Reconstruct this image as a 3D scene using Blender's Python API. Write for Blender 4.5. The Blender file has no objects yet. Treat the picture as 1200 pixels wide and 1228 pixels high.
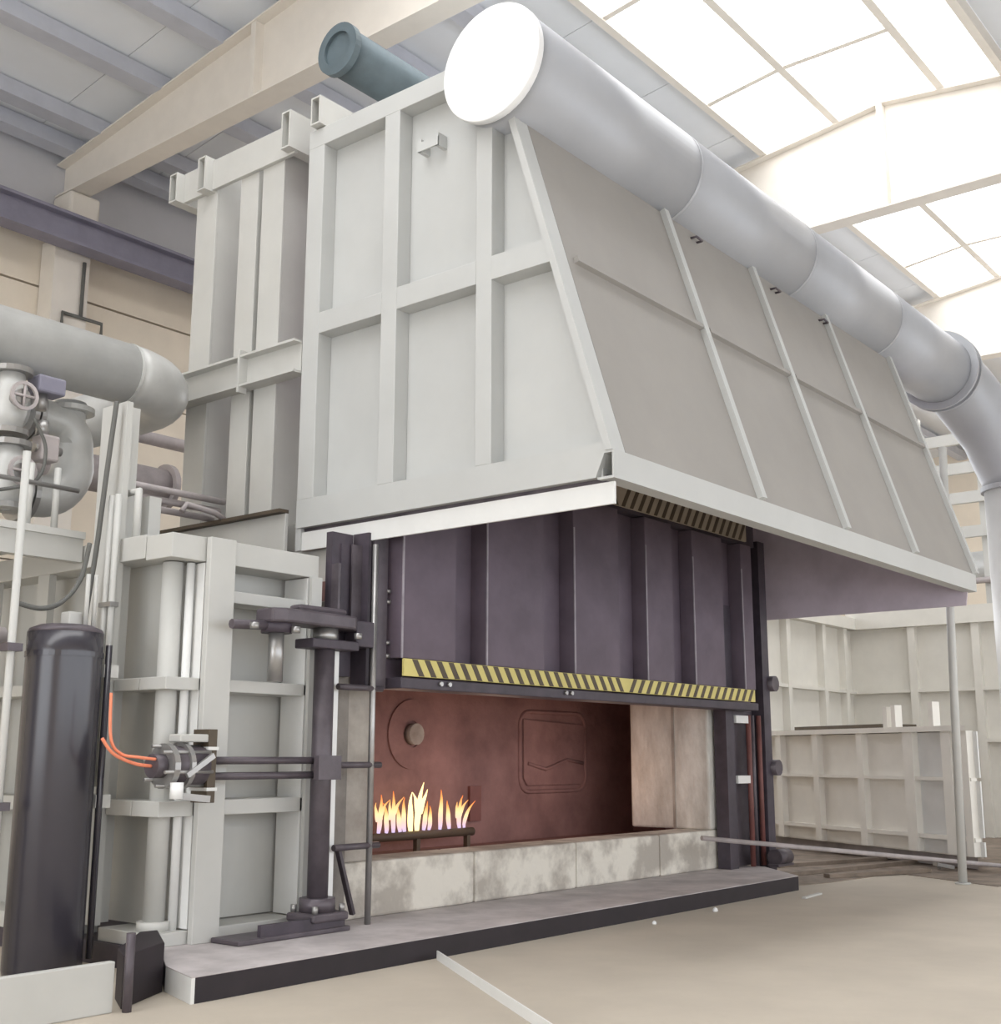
import bpy, bmesh, math, random
from mathutils import Vector, Matrix
random.seed(7)
S = bpy.context.scene
COL = S.collection

# ------------------------------------------------------------------ camera
CAM = Vector((-5.2567, -6.8596, 1.6))
yaw, pitch, roll = 0.89004516, 0.19881357, 0.00214457
fw = Vector((math.cos(pitch)*math.sin(yaw), math.cos(pitch)*math.cos(yaw), math.sin(pitch)))
rt = Vector((math.cos(yaw), -math.sin(yaw), 0)); up = rt.cross(fw)
r2 = math.cos(roll)*rt + math.sin(roll)*up; u2 = -math.sin(roll)*rt + math.cos(roll)*up
cd = bpy.data.cameras.new('camera'); cam = bpy.data.objects.new('camera', cd); COL.objects.link(cam)
m = Matrix((r2, u2, -fw)).transposed().to_4x4(); m.translation = CAM; cam.matrix_world = m
cd.sensor_fit = 'HORIZONTAL'; cd.sensor_width = 36; cd.lens = 36*1452.13/1200; cd.clip_end = 200
S.camera = cam
# ------------------------------------------------------------------ world, large lights, exposure
w = bpy.data.worlds.new('world'); S.world = w; w.use_nodes = True
w.node_tree.nodes['Background'].inputs[0].default_value = (0.80, 0.88, 1.0, 1)
w.node_tree.nodes['Background'].inputs[1].default_value = 1.0
YF_ = -10.6
def area(name, loc, rot, sx, sy, power, col):
    l = bpy.data.lights.new(name, 'AREA'); l.shape = 'RECTANGLE'; l.size = sx; l.size_y = sy
    l.energy = power; l.color = col
    o = bpy.data.objects.new(name, l); COL.objects.link(o); o.location = loc; o.rotation_euler = rot
    return o
# daylight standing in the open hall gate in the end wall (x = -18)
area('gate_daylight', (-17.9, -1.0, 4.1), (0, -math.pi/2, 0), 8, 12, 1150, (0.96, 0.98, 1.0))
# fill lamp added at an invented strip window in the front wall (y = -10.6)
area('added_front_fill', (6.0, YF_+.05, 3.4), (math.pi/2, 0, 0), 34, 4.4, 1150, (0.93, 0.96, 1.0))
# fill lamp at an added, unseen back wall window, brightens the furnace car
area('added_rear_fill', (21.0, 10.25, 7.2), (-math.pi/2, 0, 0), 18, 3.2, 900, (0.95, 0.97, 1.0))
SKY_E = 5.8
S.view_settings.view_transform = 'Standard'; S.view_settings.look = 'None'
S.view_settings.exposure = -0.20; S.view_settings.gamma = 1.0
S.view_settings.use_curve_mapping = False

# ------------------------------------------------------------------ materials
def mat(name, col, rough=0.6, metal=0.0, var=0.12, scale=3.0, bump=0.0, col2=None, detail=6, stretch=None, lo=.35, hi=.65):
    m = bpy.data.materials.new(name); m.use_nodes = True
    nt = m.node_tree; b = nt.nodes['Principled BSDF']
    b.inputs['Roughness'].default_value = rough; b.inputs['Metallic'].default_value = metal
    geo = nt.nodes.new('ShaderNodeNewGeometry')
    mp = nt.nodes.new('ShaderNodeMapping'); nt.links.new(geo.outputs['Position'], mp.inputs['Vector'])
    if stretch: mp.inputs['Scale'].default_value = stretch
    n = nt.nodes.new('ShaderNodeTexNoise'); n.inputs['Scale'].default_value = scale; n.inputs['Detail'].default_value = detail
    n.inputs['Roughness'].default_value = 0.6
    nt.links.new(mp.outputs[0], n.inputs['Vector'])
    cr = nt.nodes.new('ShaderNodeValToRGB')
    c2 = col2 or tuple(c*(1-var) for c in col)
    cr.color_ramp.elements[0].position = lo; cr.color_ramp.elements[1].position = hi
    cr.color_ramp.elements[0].color = (*c2, 1); cr.color_ramp.elements[1].color = (*col, 1)
    nt.links.new(n.outputs[0], cr.inputs[0]); nt.links.new(cr.outputs[0], b.inputs['Base Color'])
    if bump:
        n2 = nt.nodes.new('ShaderNodeTexNoise'); n2.inputs['Scale'].default_value = scale*6; n2.inputs['Detail'].default_value = 5
        nt.links.new(mp.outputs[0], n2.inputs['Vector'])
        bp = nt.nodes.new('ShaderNodeBump'); bp.inputs['Strength'].default_value = bump; bp.inputs['Distance'].default_value = 0.02
        nt.links.new(n2.outputs[0], bp.inputs['Height']); nt.links.new(bp.outputs[0], b.inputs['Normal'])
    return m
def emit(name, col, strength):
    m = bpy.data.materials.new(name); m.use_nodes = True; nt = m.node_tree; nt.nodes.clear()
    e = nt.nodes.new('ShaderNodeEmission'); o = nt.nodes.new('ShaderNodeOutputMaterial')
    e.inputs[0].default_value = (*col, 1); e.inputs[1].default_value = strength
    nt.links.new(e.outputs[0], o.inputs[0]); return m
M = {}
M['paint'] = mat('grey_paint', (0.575, 0.57, 0.54), 0.5, var=0.07, scale=1.5)
M['hoodpaint'] = mat('hood_paint', (0.55, 0.555, 0.54), 0.5, var=0.06, scale=1.2)
M['bgpaint2'] = mat('cream_paint', (0.74, 0.715, 0.65), 0.5, var=0.05)
M['aprontop'] = mat('dusty_plate_top', (0.60, 0.55, 0.545), 0.65, var=0.3, scale=2.5, bump=.2)
M['bgpaint'] = mat('pale_paint', (0.90, 0.87, 0.80), 0.5, var=0.05)
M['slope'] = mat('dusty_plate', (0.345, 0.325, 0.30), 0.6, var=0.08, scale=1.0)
M['white'] = mat('white_paint', (0.80, 0.80, 0.78), 0.45, var=0.05)
M['cap'] = mat('cap_white', (0.88, 0.88, 0.87), 0.45, var=0.03)
M['duct'] = mat('duct_grey', (0.44, 0.45, 0.475), 0.45, metal=0.1, var=0.08, scale=1.0)
M['pipe'] = mat('pipe_grey', (0.60, 0.60, 0.58), 0.42, metal=0.15, var=0.12)
M['bluepipe'] = mat('blue_grey_pipe', (0.13, 0.17, 0.19), 0.5, metal=0.2, var=0.2)
M['apron'] = mat('apron_black', (0.020, 0.013, 0.018), 0.6, var=0.3, scale=4)
M['black'] = mat('black_paint', (0.075, 0.060, 0.078), 0.55, var=0.35, scale=4)
M['darksteel'] = mat('dark_steel', (0.125, 0.105, 0.12), 0.45, metal=0.2, var=0.35, scale=4)
M['door'] = mat('door_steel', (0.15, 0.115, 0.148), 0.6, var=0.25, scale=2.0, bump=.15)
M['edge'] = mat('pale_edge', (0.40, 0.36, 0.40), 0.5, var=0.3, scale=5)  # paler strips along the left front edges of the door pans
M['tank'] = mat('tank_black', (0.040, 0.036, 0.046), 0.24, metal=0.0, var=0.15, scale=1)
M['tank'].node_tree.nodes['Principled BSDF'].inputs['IOR'].default_value = 1.6
M['steel'] = mat('bare_steel', (0.42, 0.41, 0.40), 0.35, metal=0.7, var=0.2)
M['toppl'] = mat('worn_plate', (0.50, 0.45, 0.445), 0.65, var=0.3, scale=2.5, bump=.2)
M['floor'] = mat('floor_concrete', (0.55, 0.485, 0.40), 0.75, var=0.13, scale=0.8, bump=.12, detail=10)
M['dirt'] = mat('track_dirt', (0.30, 0.24, 0.19), 0.9, var=0.4, scale=2.5, bump=.6)
M['conc'] = mat('cast_refractory', (0.78, 0.74, 0.66), 0.85, scale=1.6, bump=.6, col2=(0.46, 0.42, 0.37), detail=10, lo=.42, hi=.56)
M['conc2'] = mat('grey_refractory', (0.52, 0.48, 0.43), 0.85, scale=1.3, bump=.6, col2=(0.25, 0.21, 0.18), detail=10)
M['jamb'] = mat('pale_refractory', (0.86, 0.84, 0.78), 0.85, scale=2.2, bump=.8, col2=(0.50, 0.47, 0.42), detail=10, stretch=(1, 1, .4))
M['jambdark'] = mat('dark_refractory', (0.33, 0.30, 0.27), 0.85, scale=2.5, bump=.6, col2=(0.20, 0.18, 0.165), detail=10)
M['red'] = mat('red_lining', (0.32, 0.175, 0.16), 0.85, scale=1.5, bump=.9, col2=(0.20, 0.105, 0.097), detail=9)
M['rust'] = mat('red_oxide', (0.22, 0.085, 0.075), 0.6, var=0.3)
M['roof'] = mat('roof_sheet', (0.82, 0.85, 0.89), 0.6, var=0.05, scale=.6)
M['purlin'] = mat('purlin_paint', (0.58, 0.60, 0.67), 0.6, var=0.08)
M['rafter'] = mat('rafter_paint', (0.80, 0.75, 0.68), 0.55, var=0.05)
M['lilac'] = mat('lilac_grey_paint', (0.66, 0.58, 0.66), 0.7, var=0.2, scale=1.5)  # lilac-tinted paint for the hood's right side and back
M['wall'] = mat('wall_panel', (0.90, 0.81, 0.68), 0.8, var=0.1, scale=.7)
M['wallgrey'] = mat('wall_sheet', (0.68, 0.68, 0.71), 0.7, var=0.08, scale=.7)
M['crane'] = mat('crane_beam', (0.27, 0.26, 0.33), 0.6, var=0.15)
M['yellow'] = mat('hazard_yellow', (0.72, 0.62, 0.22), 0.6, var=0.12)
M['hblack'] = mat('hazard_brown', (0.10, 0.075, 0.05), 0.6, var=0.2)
M['shaded_yellow'] = mat('hazard_yellow_shaded', (0.45, 0.38, 0.30), 0.7, var=0.15)  # hazard yellow greyed, shade under the hood put into the colour
M['orange'] = mat('orange_hose', (0.85, 0.26, 0.14), 0.45, var=0.05)
M['rubber'] = mat('cable_grey', (0.13, 0.13, 0.12), 0.6, var=0.1)
M['sky'] = emit('skylight_sheet', (0.985, 0.99, 1.0), SKY_E)

# ------------------------------------------------------------------ mesh helpers
class MB:
    def __init__(s): s.v = []; s.f = []; s.sm = []
    def add(s, vs, fs, smooth=False):
        o = len(s.v); s.v += [Vector(v) for v in vs]
        for f in fs: s.f.append([i+o for i in f]); s.sm.append(smooth)
        return s
    def box(s, x0, x1, y0, y1, z0, z1):
        x0, x1 = sorted((x0, x1)); y0, y1 = sorted((y0, y1)); z0, z1 = sorted((z0, z1))
        return s.add([(x0,y0,z0),(x1,y0,z0),(x1,y1,z0),(x0,y1,z0),(x0,y0,z1),(x1,y0,z1),(x1,y1,z1),(x0,y1,z1)],
              [(0,3,2,1),(4,5,6,7),(0,1,5,4),(1,2,6,5),(2,3,7,6),(3,0,4,7)])
    def prism(s, poly, axis, a, b):
        """poly: 2D points in the two other axes (in xyz order), extruded from a to b along axis"""
        n = len(poly); vs = []
        for t in (a, b):
            for p in poly:
                vs.append({'x': (t, p[0], p[1]), 'y': (p[0], t, p[1]), 'z': (p[0], p[1], t)}[axis])
        fs = [tuple(range(n))[::-1], tuple(range(n, 2*n))]
        fs += [(i, (i+1) % n, n+(i+1) % n, n+i) for i in range(n)]
        return s.add(vs, fs)
    def bar(s, a, b, w, h, upv=(0,0,1)):
        a = Vector(a); b = Vector(b); d = (b-a).normalized(); u = Vector(upv)
        r = d.cross(u).normalized(); u = r.cross(d)
        vs = [p + r*i*w/2 + u*j*h/2 for p in (a, b) for i, j in ((-1,-1),(1,-1),(1,1),(-1,1))]
        return s.add(vs, [(0,3,2,1),(4,5,6,7),(0,1,5,4),(1,2,6,5),(2,3,7,6),(3,0,4,7)])
    def tube(s, pts, r, n=12, caps=True):
        pts = [Vector(p) for p in pts]; rs = r if isinstance(r, (list, tuple)) else [r]*len(pts)
        vs = []; ref = None
        for i, p in enumerate(pts):
            a = pts[max(i-1, 0)]; b = pts[min(i+1, len(pts)-1)]; d = (b-a).normalized()
            if ref is None:
                ref = d.orthogonal().normalized()
            ref = (ref - d*ref.dot(d)).normalized(); q = d.cross(ref)
            for k in range(n):
                t = 2*math.pi*k/n; vs.append(p + (ref*math.cos(t) + q*math.sin(t))*rs[i])
        fs = [(i*n+k, i*n+(k+1) % n, (i+1)*n+(k+1) % n, (i+1)*n+k) for i in range(len(pts)-1) for k in range(n)]
        s.add(vs, fs, True)
        if caps:
            o = len(s.v) - len(vs)
            s.f.append([o+k for k in range(n)][::-1]); s.sm.append(False)
            s.f.append([len(s.v)-n+k for k in range(n)]); s.sm.append(False)
        return s
    def ring(s, c, axis, r0, r1, t, n=32):
        c = Vector(c); d = Vector(axis).normalized(); u = d.orthogonal().normalized(); q = d.cross(u); vs = []
        for k in range(n):
            e = u*math.cos(2*math.pi*k/n) + q*math.sin(2*math.pi*k/n)
            vs += [c+e*r0-d*t/2, c+e*r1-d*t/2, c+e*r1+d*t/2, c+e*r0+d*t/2]
        fs = []
        for k in range(n):
            a = 4*k; b = 4*((k+1) % n)
            for j in range(4): fs.append((a+j, b+j, b+(j+1) % 4, a+(j+1) % 4))
        return s.add(vs, fs)
def arc(c, u, v, r, a0, a1, n=10):
    c = Vector(c); u = Vector(u); v = Vector(v)
    return [c + (u*math.cos(a0+(a1-a0)*i/n) + v*math.sin(a0+(a1-a0)*i/n))*r for i in range(n+1)]
WL = {}
def obj(name, mb, m, parent=None, bevel=0.0, label=None, kind=None):
    lo = Vector([min(v[i] for v in mb.v) for i in range(3)]); hi = Vector([max(v[i] for v in mb.v) for i in range(3)])
    c = (lo+hi)/2; c.z = lo.z
    me = bpy.data.meshes.new(name); me.from_pydata([v-c for v in mb.v], [], mb.f)
    me.polygons.foreach_set('use_smooth', mb.sm)
    bm = bmesh.new(); bm.from_mesh(me); bmesh.ops.recalc_face_normals(bm, faces=bm.faces); bm.to_mesh(me); bm.free()
    me.materials.append(M[m] if isinstance(m, str) else m)
    o = bpy.data.objects.new(name, me); COL.objects.link(o); WL[o.name] = c
    o.location = c
    if parent: o.parent = parent; o.location = c - WL[parent.name]
    if bevel:
        bv = o.modifiers.new('bevel', 'BEVEL'); bv.width = bevel; bv.segments = 2; bv.limit_method = 'ANGLE'
    if label: o['label'] = label
    if kind: o['kind'] = kind
    return o
def inst(src, loc, parent, name=None):
    o = bpy.data.objects.new(name or src.name.split('.')[0], src.data); COL.objects.link(o); WL[o.name] = Vector(loc)
    o.parent = parent; o.location = Vector(loc) - (WL[parent.name] if parent else Vector((0,0,0)))
    return o
def tag(o, label, cat, group=None):
    o['label'] = label; o['category'] = cat
    if group: o['group'] = group
    return o
def thing(name, loc, label, cat, group=None):
    o = bpy.data.objects.new(name, None); COL.objects.link(o); o.location = loc; o.empty_display_size = .2
    WL[o.name] = Vector(loc); return tag(o, label, cat, group)
def struct(name, mb, m, label=None):
    o = obj(name, mb, m); o['kind'] = 'structure'
    if label: o['label'] = label
    return o
def B(*a): return MB().box(*a)

# ================================================================== SETTING
XA, XB, YF, YB = -18.0, 36.0, -10.6, 10.3
RIDGE = -0.15; SL = 0.1245
def zr(y, h=12.6): return h - SL*abs(y-RIDGE)
struct('floor', B(XA, XB, YF, YB+.3, -0.3, 0), 'floor', 'smooth beige concrete workshop floor')
# track bed on the right
dirt = MB().prism([(9.2,.35),(9.92,.1),(11.9,-.1),(11.0,-1.75),(14.6,-2.6),(30,-3),(30,9),(10.95,9),(10.95,1.35),(9.2,1.35)], 'z', 0.0, 0.008)
struct('trim_1', dirt, 'dirt', 'brown dirty track bed beside the furnace')
# back wall: precast panels in rows
wbm = MB(); wbm.box(XA, 12, YB+.12, YB+.3, 0, 12).box(30, XB, YB+.12, YB+.3, 0, 12).box(12, 30, YB+.12, YB+.3, 0, 5.6).box(12, 30, YB+.12, YB+.3, 8.8, 12)
w3 = MB()  # bars of the added window behind the rear fill lamp
for i in range(10): w3.box(12+i*2-.04, 12+i*2+.04, YB+.14, YB+.24, 5.6, 8.8)
struct('added_window_3', w3, 'rafter', 'unseen strip window added in the back wall for fill light')
wb = struct('wall_back', wbm, 'wallgrey', 'beige panel back wall behind the furnace')
rows = [0, 1.5, 3.0, 4.5, 6.0, 7.45, 8.9]
for k in range(6):
    for b in range(6):
        x0 = -12.85 + 8.73*b
        if b in (3, 4) and k >= 3: continue
        obj('wall_panel', B(x0+.01, x0+8.72, YB, YB+.12, rows[k]+.012, rows[k+1]-.012), 'wall', wb)
for b in range(6):
    x0 = -12.85 + 8.73*b
    obj('wall_panel', B(x0+.01, x0+8.72, YB, YB+.12, 8.925, 9.7), 'wall', wb)
    obj('upper_sheet', B(x0+.01, x0+8.72, YB+.04, YB+.12, 9.72, 11.3), 'wallgrey', wb)
wfm = MB(); wfm.box(XA, XB, YF-.3, YF, 0, 1.2).box(XA, XB, YF-.3, YF, 5.6, 12).box(XA, -11, YF-.3, YF, 1.2, 5.6).box(23, XB, YF-.3, YF, 1.2, 5.6)
struct('wall_front', wfm, 'wall', 'front long wall of the hall')
w2 = MB()  # bars for the made-up window that holds the front fill lamp
for i in range(18): w2.box(-11+i*2-.04, -11+i*2+.04, YF-.2, YF-.1, 1.2, 5.6)
struct('added_window_2', w2, 'rafter', 'unseen strip window added to the front wall for fill light')
struct('wall_right', B(XB, XB+.3, YF, YB, 0, 12.6), 'wall', 'far end wall of the hall')
wl = MB(); wl.box(XA-.3, XA, YF, -7, 0, 12.6).box(XA-.3, XA, 5, YB, 0, 12.6).box(XA-.3, XA, -7, 5, 8.2, 12.6)
struct('wall_left', wl, 'wall', 'near end wall with the open hall gate')
# roof
ceil = obj('ceiling', MB().prism([(YB+.3, zr(YB+.3)+.10), (2.07, zr(2.07)+.10), (2.07, zr(2.07)+.14), (YB+.3, zr(YB+.3)+.14)], 'x', XA, XB), 'roof')
ceil['kind'] = 'structure'; ceil['label'] = 'grey sheeted pitched roof with purlins'
obj('roof_deck', MB().prism([(YF-.3, zr(YF-.3)+.10), (-2.17, zr(-2.17)+.10), (-2.17, zr(-2.17)+.14), (YF-.3, zr(YF-.3)+.14)], 'x', XA, XB), 'roof', ceil)
sx = 2.18
for i in range(int((XB-XA)/sx)):
    x0 = XA + i*sx
    if x0 < -3 or x0 > 26: continue
    obj('roof_sheet', MB().prism([(YB+.2, zr(YB+.2)), (2.09, zr(2.09)), (2.09, zr(2.09)+.06), (YB+.2, zr(YB+.2)+.06)], 'x', x0+.006, x0+sx-.006), 'roof', ceil)
    if x0 > 6:
        obj('roof_sheet', MB().prism([(YF-.2, zr(YF-.2)), (-2.19, zr(-2.19)), (-2.19, zr(-2.19)+.06), (YF-.2, zr(YF-.2)+.06)], 'x', x0+.006, x0+sx-.006), 'roof', ceil)
for y in (9.9, 9.2, 7.65, 6.2, 4.75, 3.35, 2.02, 0.66, -1.13, -2.12, -3.6, -5.1, -6.6, -8.1, -9.6):
    wd = .30 if abs(y) > 2.5 else .13
    obj('purlin', B(XA, XB, y-wd/2, y+wd/2, zr(y)-.25, zr(y)-.005), 'purlin' if abs(y) > 2.2 else 'rafter', ceil)
for x in (11.05, 19.7, 8.0, 15.9):
    obj('sag_bar', MB().bar((x, 2.0, zr(2)-.2), (x, .66, zr(.66)-.2), .10, .06), 'rafter', ceil)
    obj('sag_bar', MB().bar((x, .66, zr(.66)-.2), (x, -1.13, zr(-1.13)-.2), .10, .06), 'rafter', ceil)
# ridge skylight of translucent sheets
win = obj('window_1', B(XA, XB, RIDGE-.08, RIDGE+.08, 12.60, 12.64), 'rafter'); win['kind'] = 'structure'
win['label'] = 'bright translucent ridge skylight'
for i in range(25):
    x0 = XA + i*2.16
    for ya, yb in ((-2.17, RIDGE), (RIDGE, 2.07)):
        obj('pane', MB().prism([(ya, zr(ya)), (yb, zr(yb)), (yb, zr(yb)+.02), (ya, zr(ya)+.02)], 'x', x0+.001, x0+2.159), 'sky', win)

# roof girders
def girder(x, label):
    t = thing('roof_girder', (x, 0, 10.5), label, 'girder', 'pitched steel roof girders')
    T = lambda y: 12.33 - SL*abs(y-RIDGE)
    ys = [YB-.02, 5.4, -0.1, -5.6, YF+.02]
    obj('web', MB().prism([(YB-.02, 10.5), (YB-.02, T(YB)), (RIDGE, T(RIDGE)), (YF+.02, T(YF)), (YF+.02, 10.5)], 'x', x-.015, x+.015), 'rafter', t)
    obj('bottom_flange', B(x-.17, x+.17, YF+.02, YB-.02, 10.47, 10.5), 'rafter', t)
    fl = MB()
    for a, b in ((YB-.02, RIDGE), (RIDGE, YF+.02)):
        fl.prism([(a, T(a)), (b, T(b)), (b, T(b)+.03), (a, T(a)+.03)], 'x', x-.17, x+.17)
    obj('top_flange', fl, 'rafter', t)
    for y in ys[1:4]:
        obj('stiffener', MB().box(x-.16, x-.015, y-.05, y+.05, 10.5, T(y)), 'rafter', t)
    return t
girder(4.55, 'cream roof girder at upper left, ending at the panelled back wall')
girder(13.28, 'sunlit cream girder crossing below the skylight at upper right')
girder(22.0, 'far roof girder partly seen beyond the big duct flange')
# column and crane beam along the back wall
c = thing('wall_column', (4.55, YB-.25, 0), 'pale column on the back wall carrying the near roof girder', 'column')
obj('shaft', B(4.24, 4.86, YB-.42, YB-.02, 0, 9.62), 'rafter', c)
obj('capital', B(4.36, 4.9, YB-.55, YB-.02, 9.98, 10.46), 'rafter', c, bevel=.05)
c = thing('crane_runway_beam', (9, YB-.5, 9.4), 'dark grey violet crane runway beam along the back wall', 'crane beam')
obj('web', B(XA+.1, XB-.1, YB-.70, YB-.66, 9.5, 9.9), 'crane', c)
obj('top_flange', B(XA+.1, XB-.1, YB-.84, YB-.50, 9.88, 9.93), 'crane', c)
obj('bottom_flange', B(XA+.1, XB-.1, YB-.84, YB-.50, 9.44, 9.49), 'crane', c)
obj('rail', B(XA+.1, XB-.1, YB-.70, YB-.64, 9.93, 10.0), 'crane', c)
c = thing('wall_conduit', (4.6, YB-.07, 7.0), 'thin dark forked conduit on the back wall panels', 'conduit')
cy_ = YB-.46
obj('drop', MB().tube([(4.74, cy_, 9.35), (4.74, cy_, 8.42)], .03, 8), 'rubber', c)
obj('branch', MB().tube([(4.42, cy_, 8.12), (4.42, cy_, 8.42), (5.12, cy_, 8.42), (5.12, cy_, 8.12)], .03, 8), 'rubber', c)
# blue-grey duct stub under the roof
c = thing('roof_duct_stub', (5, 2.2, 8.9), 'blue grey duct with open end under the roof behind the white disc', 'duct')
obj('pipe', MB().tube([(2.98, 2.1, 9.2), (13.6, 2.1, 9.2)], .27, 24), 'bluepipe', c)
obj('end_rim', MB().ring((2.98, 2.1, 9.2), (1,0,0), .2, .30, .08), 'bluepipe', c)
obj('saddle', B(6.0, 6.1, 1.85, 1.98, 7.95, 8.98), 'purlin', c)
obj('bracket', B(13.23, 13.33, 2.05, 2.15, 9.45, 10.47), 'purlin', c)

# ================================================================== APRON PLATFORM
p = thing('furnace_apron', (4.5, .5, 0), 'black edged steel apron step along the furnace mouth', 'platform')
obj('kerb_beam', MB().prism([(.031, 0), (9.02, 0), (9.02, .12), (.07, .12)], 'z', 0, .163), 'apron', p)
obj('right_kerb', MB().prism([(9.02, 0), (9.9, .9), (9.9, 1.3), (9.8, 1.3), (9.8, .95), (8.95, .12)], 'z', 0, .163), 'apron', p)
obj('top_plate', MB().prism([(0, 0), (9.02, 0), (9.9, .9), (9.9, 1.3), (0.6, 1.3), (.50, 1.02), (.16, .5)], 'z', .163, .17), 'aprontop', p)
obj('end_plate', MB().prism([(0, 0), (.03, 0), (.19, .5), (.16, .5)], 'z', 0, .163), 'white', p)  # white puts the bright light on the left end into its colour
obj('end_return', MB().prism([(.16, .5), (.19, .5), (.53, 1.02), (.50, 1.02)], 'z', 0, .15), 'black', p)
obj('fill', B(.6, 8.9, .15, 1.2, 0, .149), 'black', p)

# ================================================================== FURNACE BODY
fz = thing('box_furnace', (6, 3, 0), 'large grey steel car furnace with reddish chamber behind the raised door', 'furnace')
# sill of cast blocks
for a, b in ((2.55, 4.35), (4.35, 6.1), (6.1, 7.85), (7.85, 9.55)):
    obj('sill_block', B(a+.008, b-.008, 1.24, 1.75, .17, .66), 'conc', fz, bevel=.025)
obj('left_jamb', B(2.46, 2.9, 1.26, 2.3, .66, 2.99), 'conc2', fz, bevel=.02)
obj('jamb_pier', B(2.31, 2.55, 1.23, 1.6, .17, 2.99), 'jambdark', fz, bevel=.01)
obj('right_jamb', B(9.1, 9.55, 1.24, 2.46, .66, 3.0), 'jamb', fz, bevel=.03)
obj('jamb_seam', B(9.09, 9.1, 1.75, 1.79, .66, 2.6), 'conc2', fz)
lin = obj('back_lining', B(2.15, 10.9, 3.5, 3.7, .2, 3.0), 'red', fz)
obj('hearth', B(2.35, 10.7, 1.75, 3.5, .3, .5), 'red', fz)
obj('side_lining', B(2.15, 2.35, 1.75, 3.7, .2, 2.99), 'red', fz)
obj('side_lining', B(10.75, 10.9, 2.0, 3.7, .2, 2.99), 'red', fz)
obj('front_lining', B(2.35, 2.45, 1.75, 2.0, .2, 2.99), 'red', fz)
obj('front_lining', B(9.55, 10.75, 2.2, 2.4, .2, 2.99), 'red', fz)
obj('roof_lining', B(2.45, 9.6, 1.26, 3.7, 3.0, 3.2), 'red', fz)
obj('roof_lining', B(9.6, 10.9, 2.1, 3.7, 3.0, 3.2), 'red', fz)
# relief on the back lining
def rr(x0, x1, z0, z1, r, y, t, wd):
    mb = MB(); pts = []
    for cx, cz, a in ((x1-r, z1-r, 0), (x0+r, z1-r, 1), (x0+r, z0+r, 2), (x1-r, z0+r, 3)):
        for i in range(5):
            an = math.pi/2*(a + i/4); pts.append((cx+r*math.cos(an), y, cz+r*math.sin(an)))
    pts.append(pts[0]); return mb.tube(pts, wd, 6)
obj('patch_rim', rr(7.95, 9.5, 1.12, 2.2, .2, 3.5, 0, .03), 'red', lin)
obj('patch', MB().prism([(8.1, 1.2), (9.35, 1.2), (9.42, 1.3), (9.42, 2.05), (8.02, 2.1), (8.02, 1.3)], 'y', 3.47, 3.5), 'red', lin, bevel=.02)
obj('patch_ridge', MB().tube([(8.1, 3.47, 1.5), (8.5, 3.46, 1.42), (9.0, 3.46, 1.55), (9.4, 3.47, 1.5)], .025, 6), 'red', lin)
obj('burner_port_rim', MB().ring((5.8, 3.49, 1.86), (0,1,0), .16, .42, .03), 'red', lin)
obj('burner_port', MB().tube([(5.8, 3.40, 1.86), (5.8, 3.5, 1.86)], .13, 20), 'conc2', lin)
obj('notch_block', B(6.88, 7.1, 3.46, 3.5, .78, 1.22), 'rust', lin)
obj('lining_step', B(4.3, 4.5, 3.44, 3.5, .5, 2.9), 'red', lin)
obj('lining_step', B(4.75, 4.83, 3.44, 3.5, 1.2, 2.9), 'red', lin)
# casing above and behind
obj('casing', B(2.64, 10.4, 1.45, 6.2, 3.21, 3.85), 'paint', fz)
obj('rear_casing', B(2.64, 10.4, 3.75, 6.2, 0, 3.2), 'paint', fz)
obj('lintel', B(2.3, 10.4, 1.12, 1.25, 2.75, 3.5), 'black', fz)
dp = obj('deck_plate', MB().prism([(2.1, 3.42), (4.64, 3.42), (4.64, 3.93), (2.1, 3.93)], 'x', 2.46, 2.50), 'paint', fz, bevel=.006)
obj('deck_edge', B(2.38, 2.5, 2.1, 4.7, 3.93, 3.965), 'hblack', fz)

# ---- left pier frame (shell of ribs and ledges)
pf = thing('furnace_side_casing', (1.3, 1.8, 0), 'grey ribbed steel casing with shelf ledges left of the furnace mouth', 'casing')
obj('front_plate', B(.8, 2.12, 1.56, 1.6, .28, 3.2), 'paint', pf)
obj('side_plate', B(.8, .84, 1.6, 7.5, .28, 3.2), 'paint', pf)
for z0, z1 in ((2.11, 2.21), (1.13, 1.25)):
    obj('front_ledge', B(.53, 2.1, 1.2, 1.55, z0, z1), 'paint', pf, bevel=.006)
    obj('side_ledge', B(.53, .79, 1.56, 1.90, z0, z1), 'paint', pf, bevel=.006)
    obj('side_ledge', B(.53, .79, 2.31, 7.5, z0, z1), 'paint', pf, bevel=.006)
obj('base_plate', B(.53, 2.1, 1.2, 1.9, .17, .27), 'paint', pf, bevel=.006)
obj('side_base', B(.45, .79, 2.3, 7.5, .17, .30), 'paint', pf, bevel=.006)
obj('top_beam', B(.52, 2.1, 1.2, 1.55, 3.16, 3.36), 'paint', pf, bevel=.006)
obj('front_rail', B(1.1, 2.1, 1.22, 1.5, 2.85, 2.95), 'paint', pf, bevel=.006)
obj('side_top_beam', B(.52, .8, 1.56, 7.5, 3.18, 3.38), 'paint', pf, bevel=.006)
obj('corner_post', B(.85, 1.11, 1.13, 1.19, .17, 3.36), 'paint', pf, bevel=.006)
obj('post_web', B(.85, .89, 1.20, 1.48, .28, 3.15), 'white', pf)  # white here paints in the light on the left-facing side
obj('end_post', B(1.98, 2.10, 1.15, 1.19, .28, 3.16), 'paint', pf)
obj('end_strip', B(1.97, 2.0, 1.20, 1.50, .28, 3.15), 'white', pf)  # left-facing strip painted white as if brightly lit
obj('support_post', B(.5, .56, 1.92, 2.29, .28, 4.58), 'paint', pf)
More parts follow.
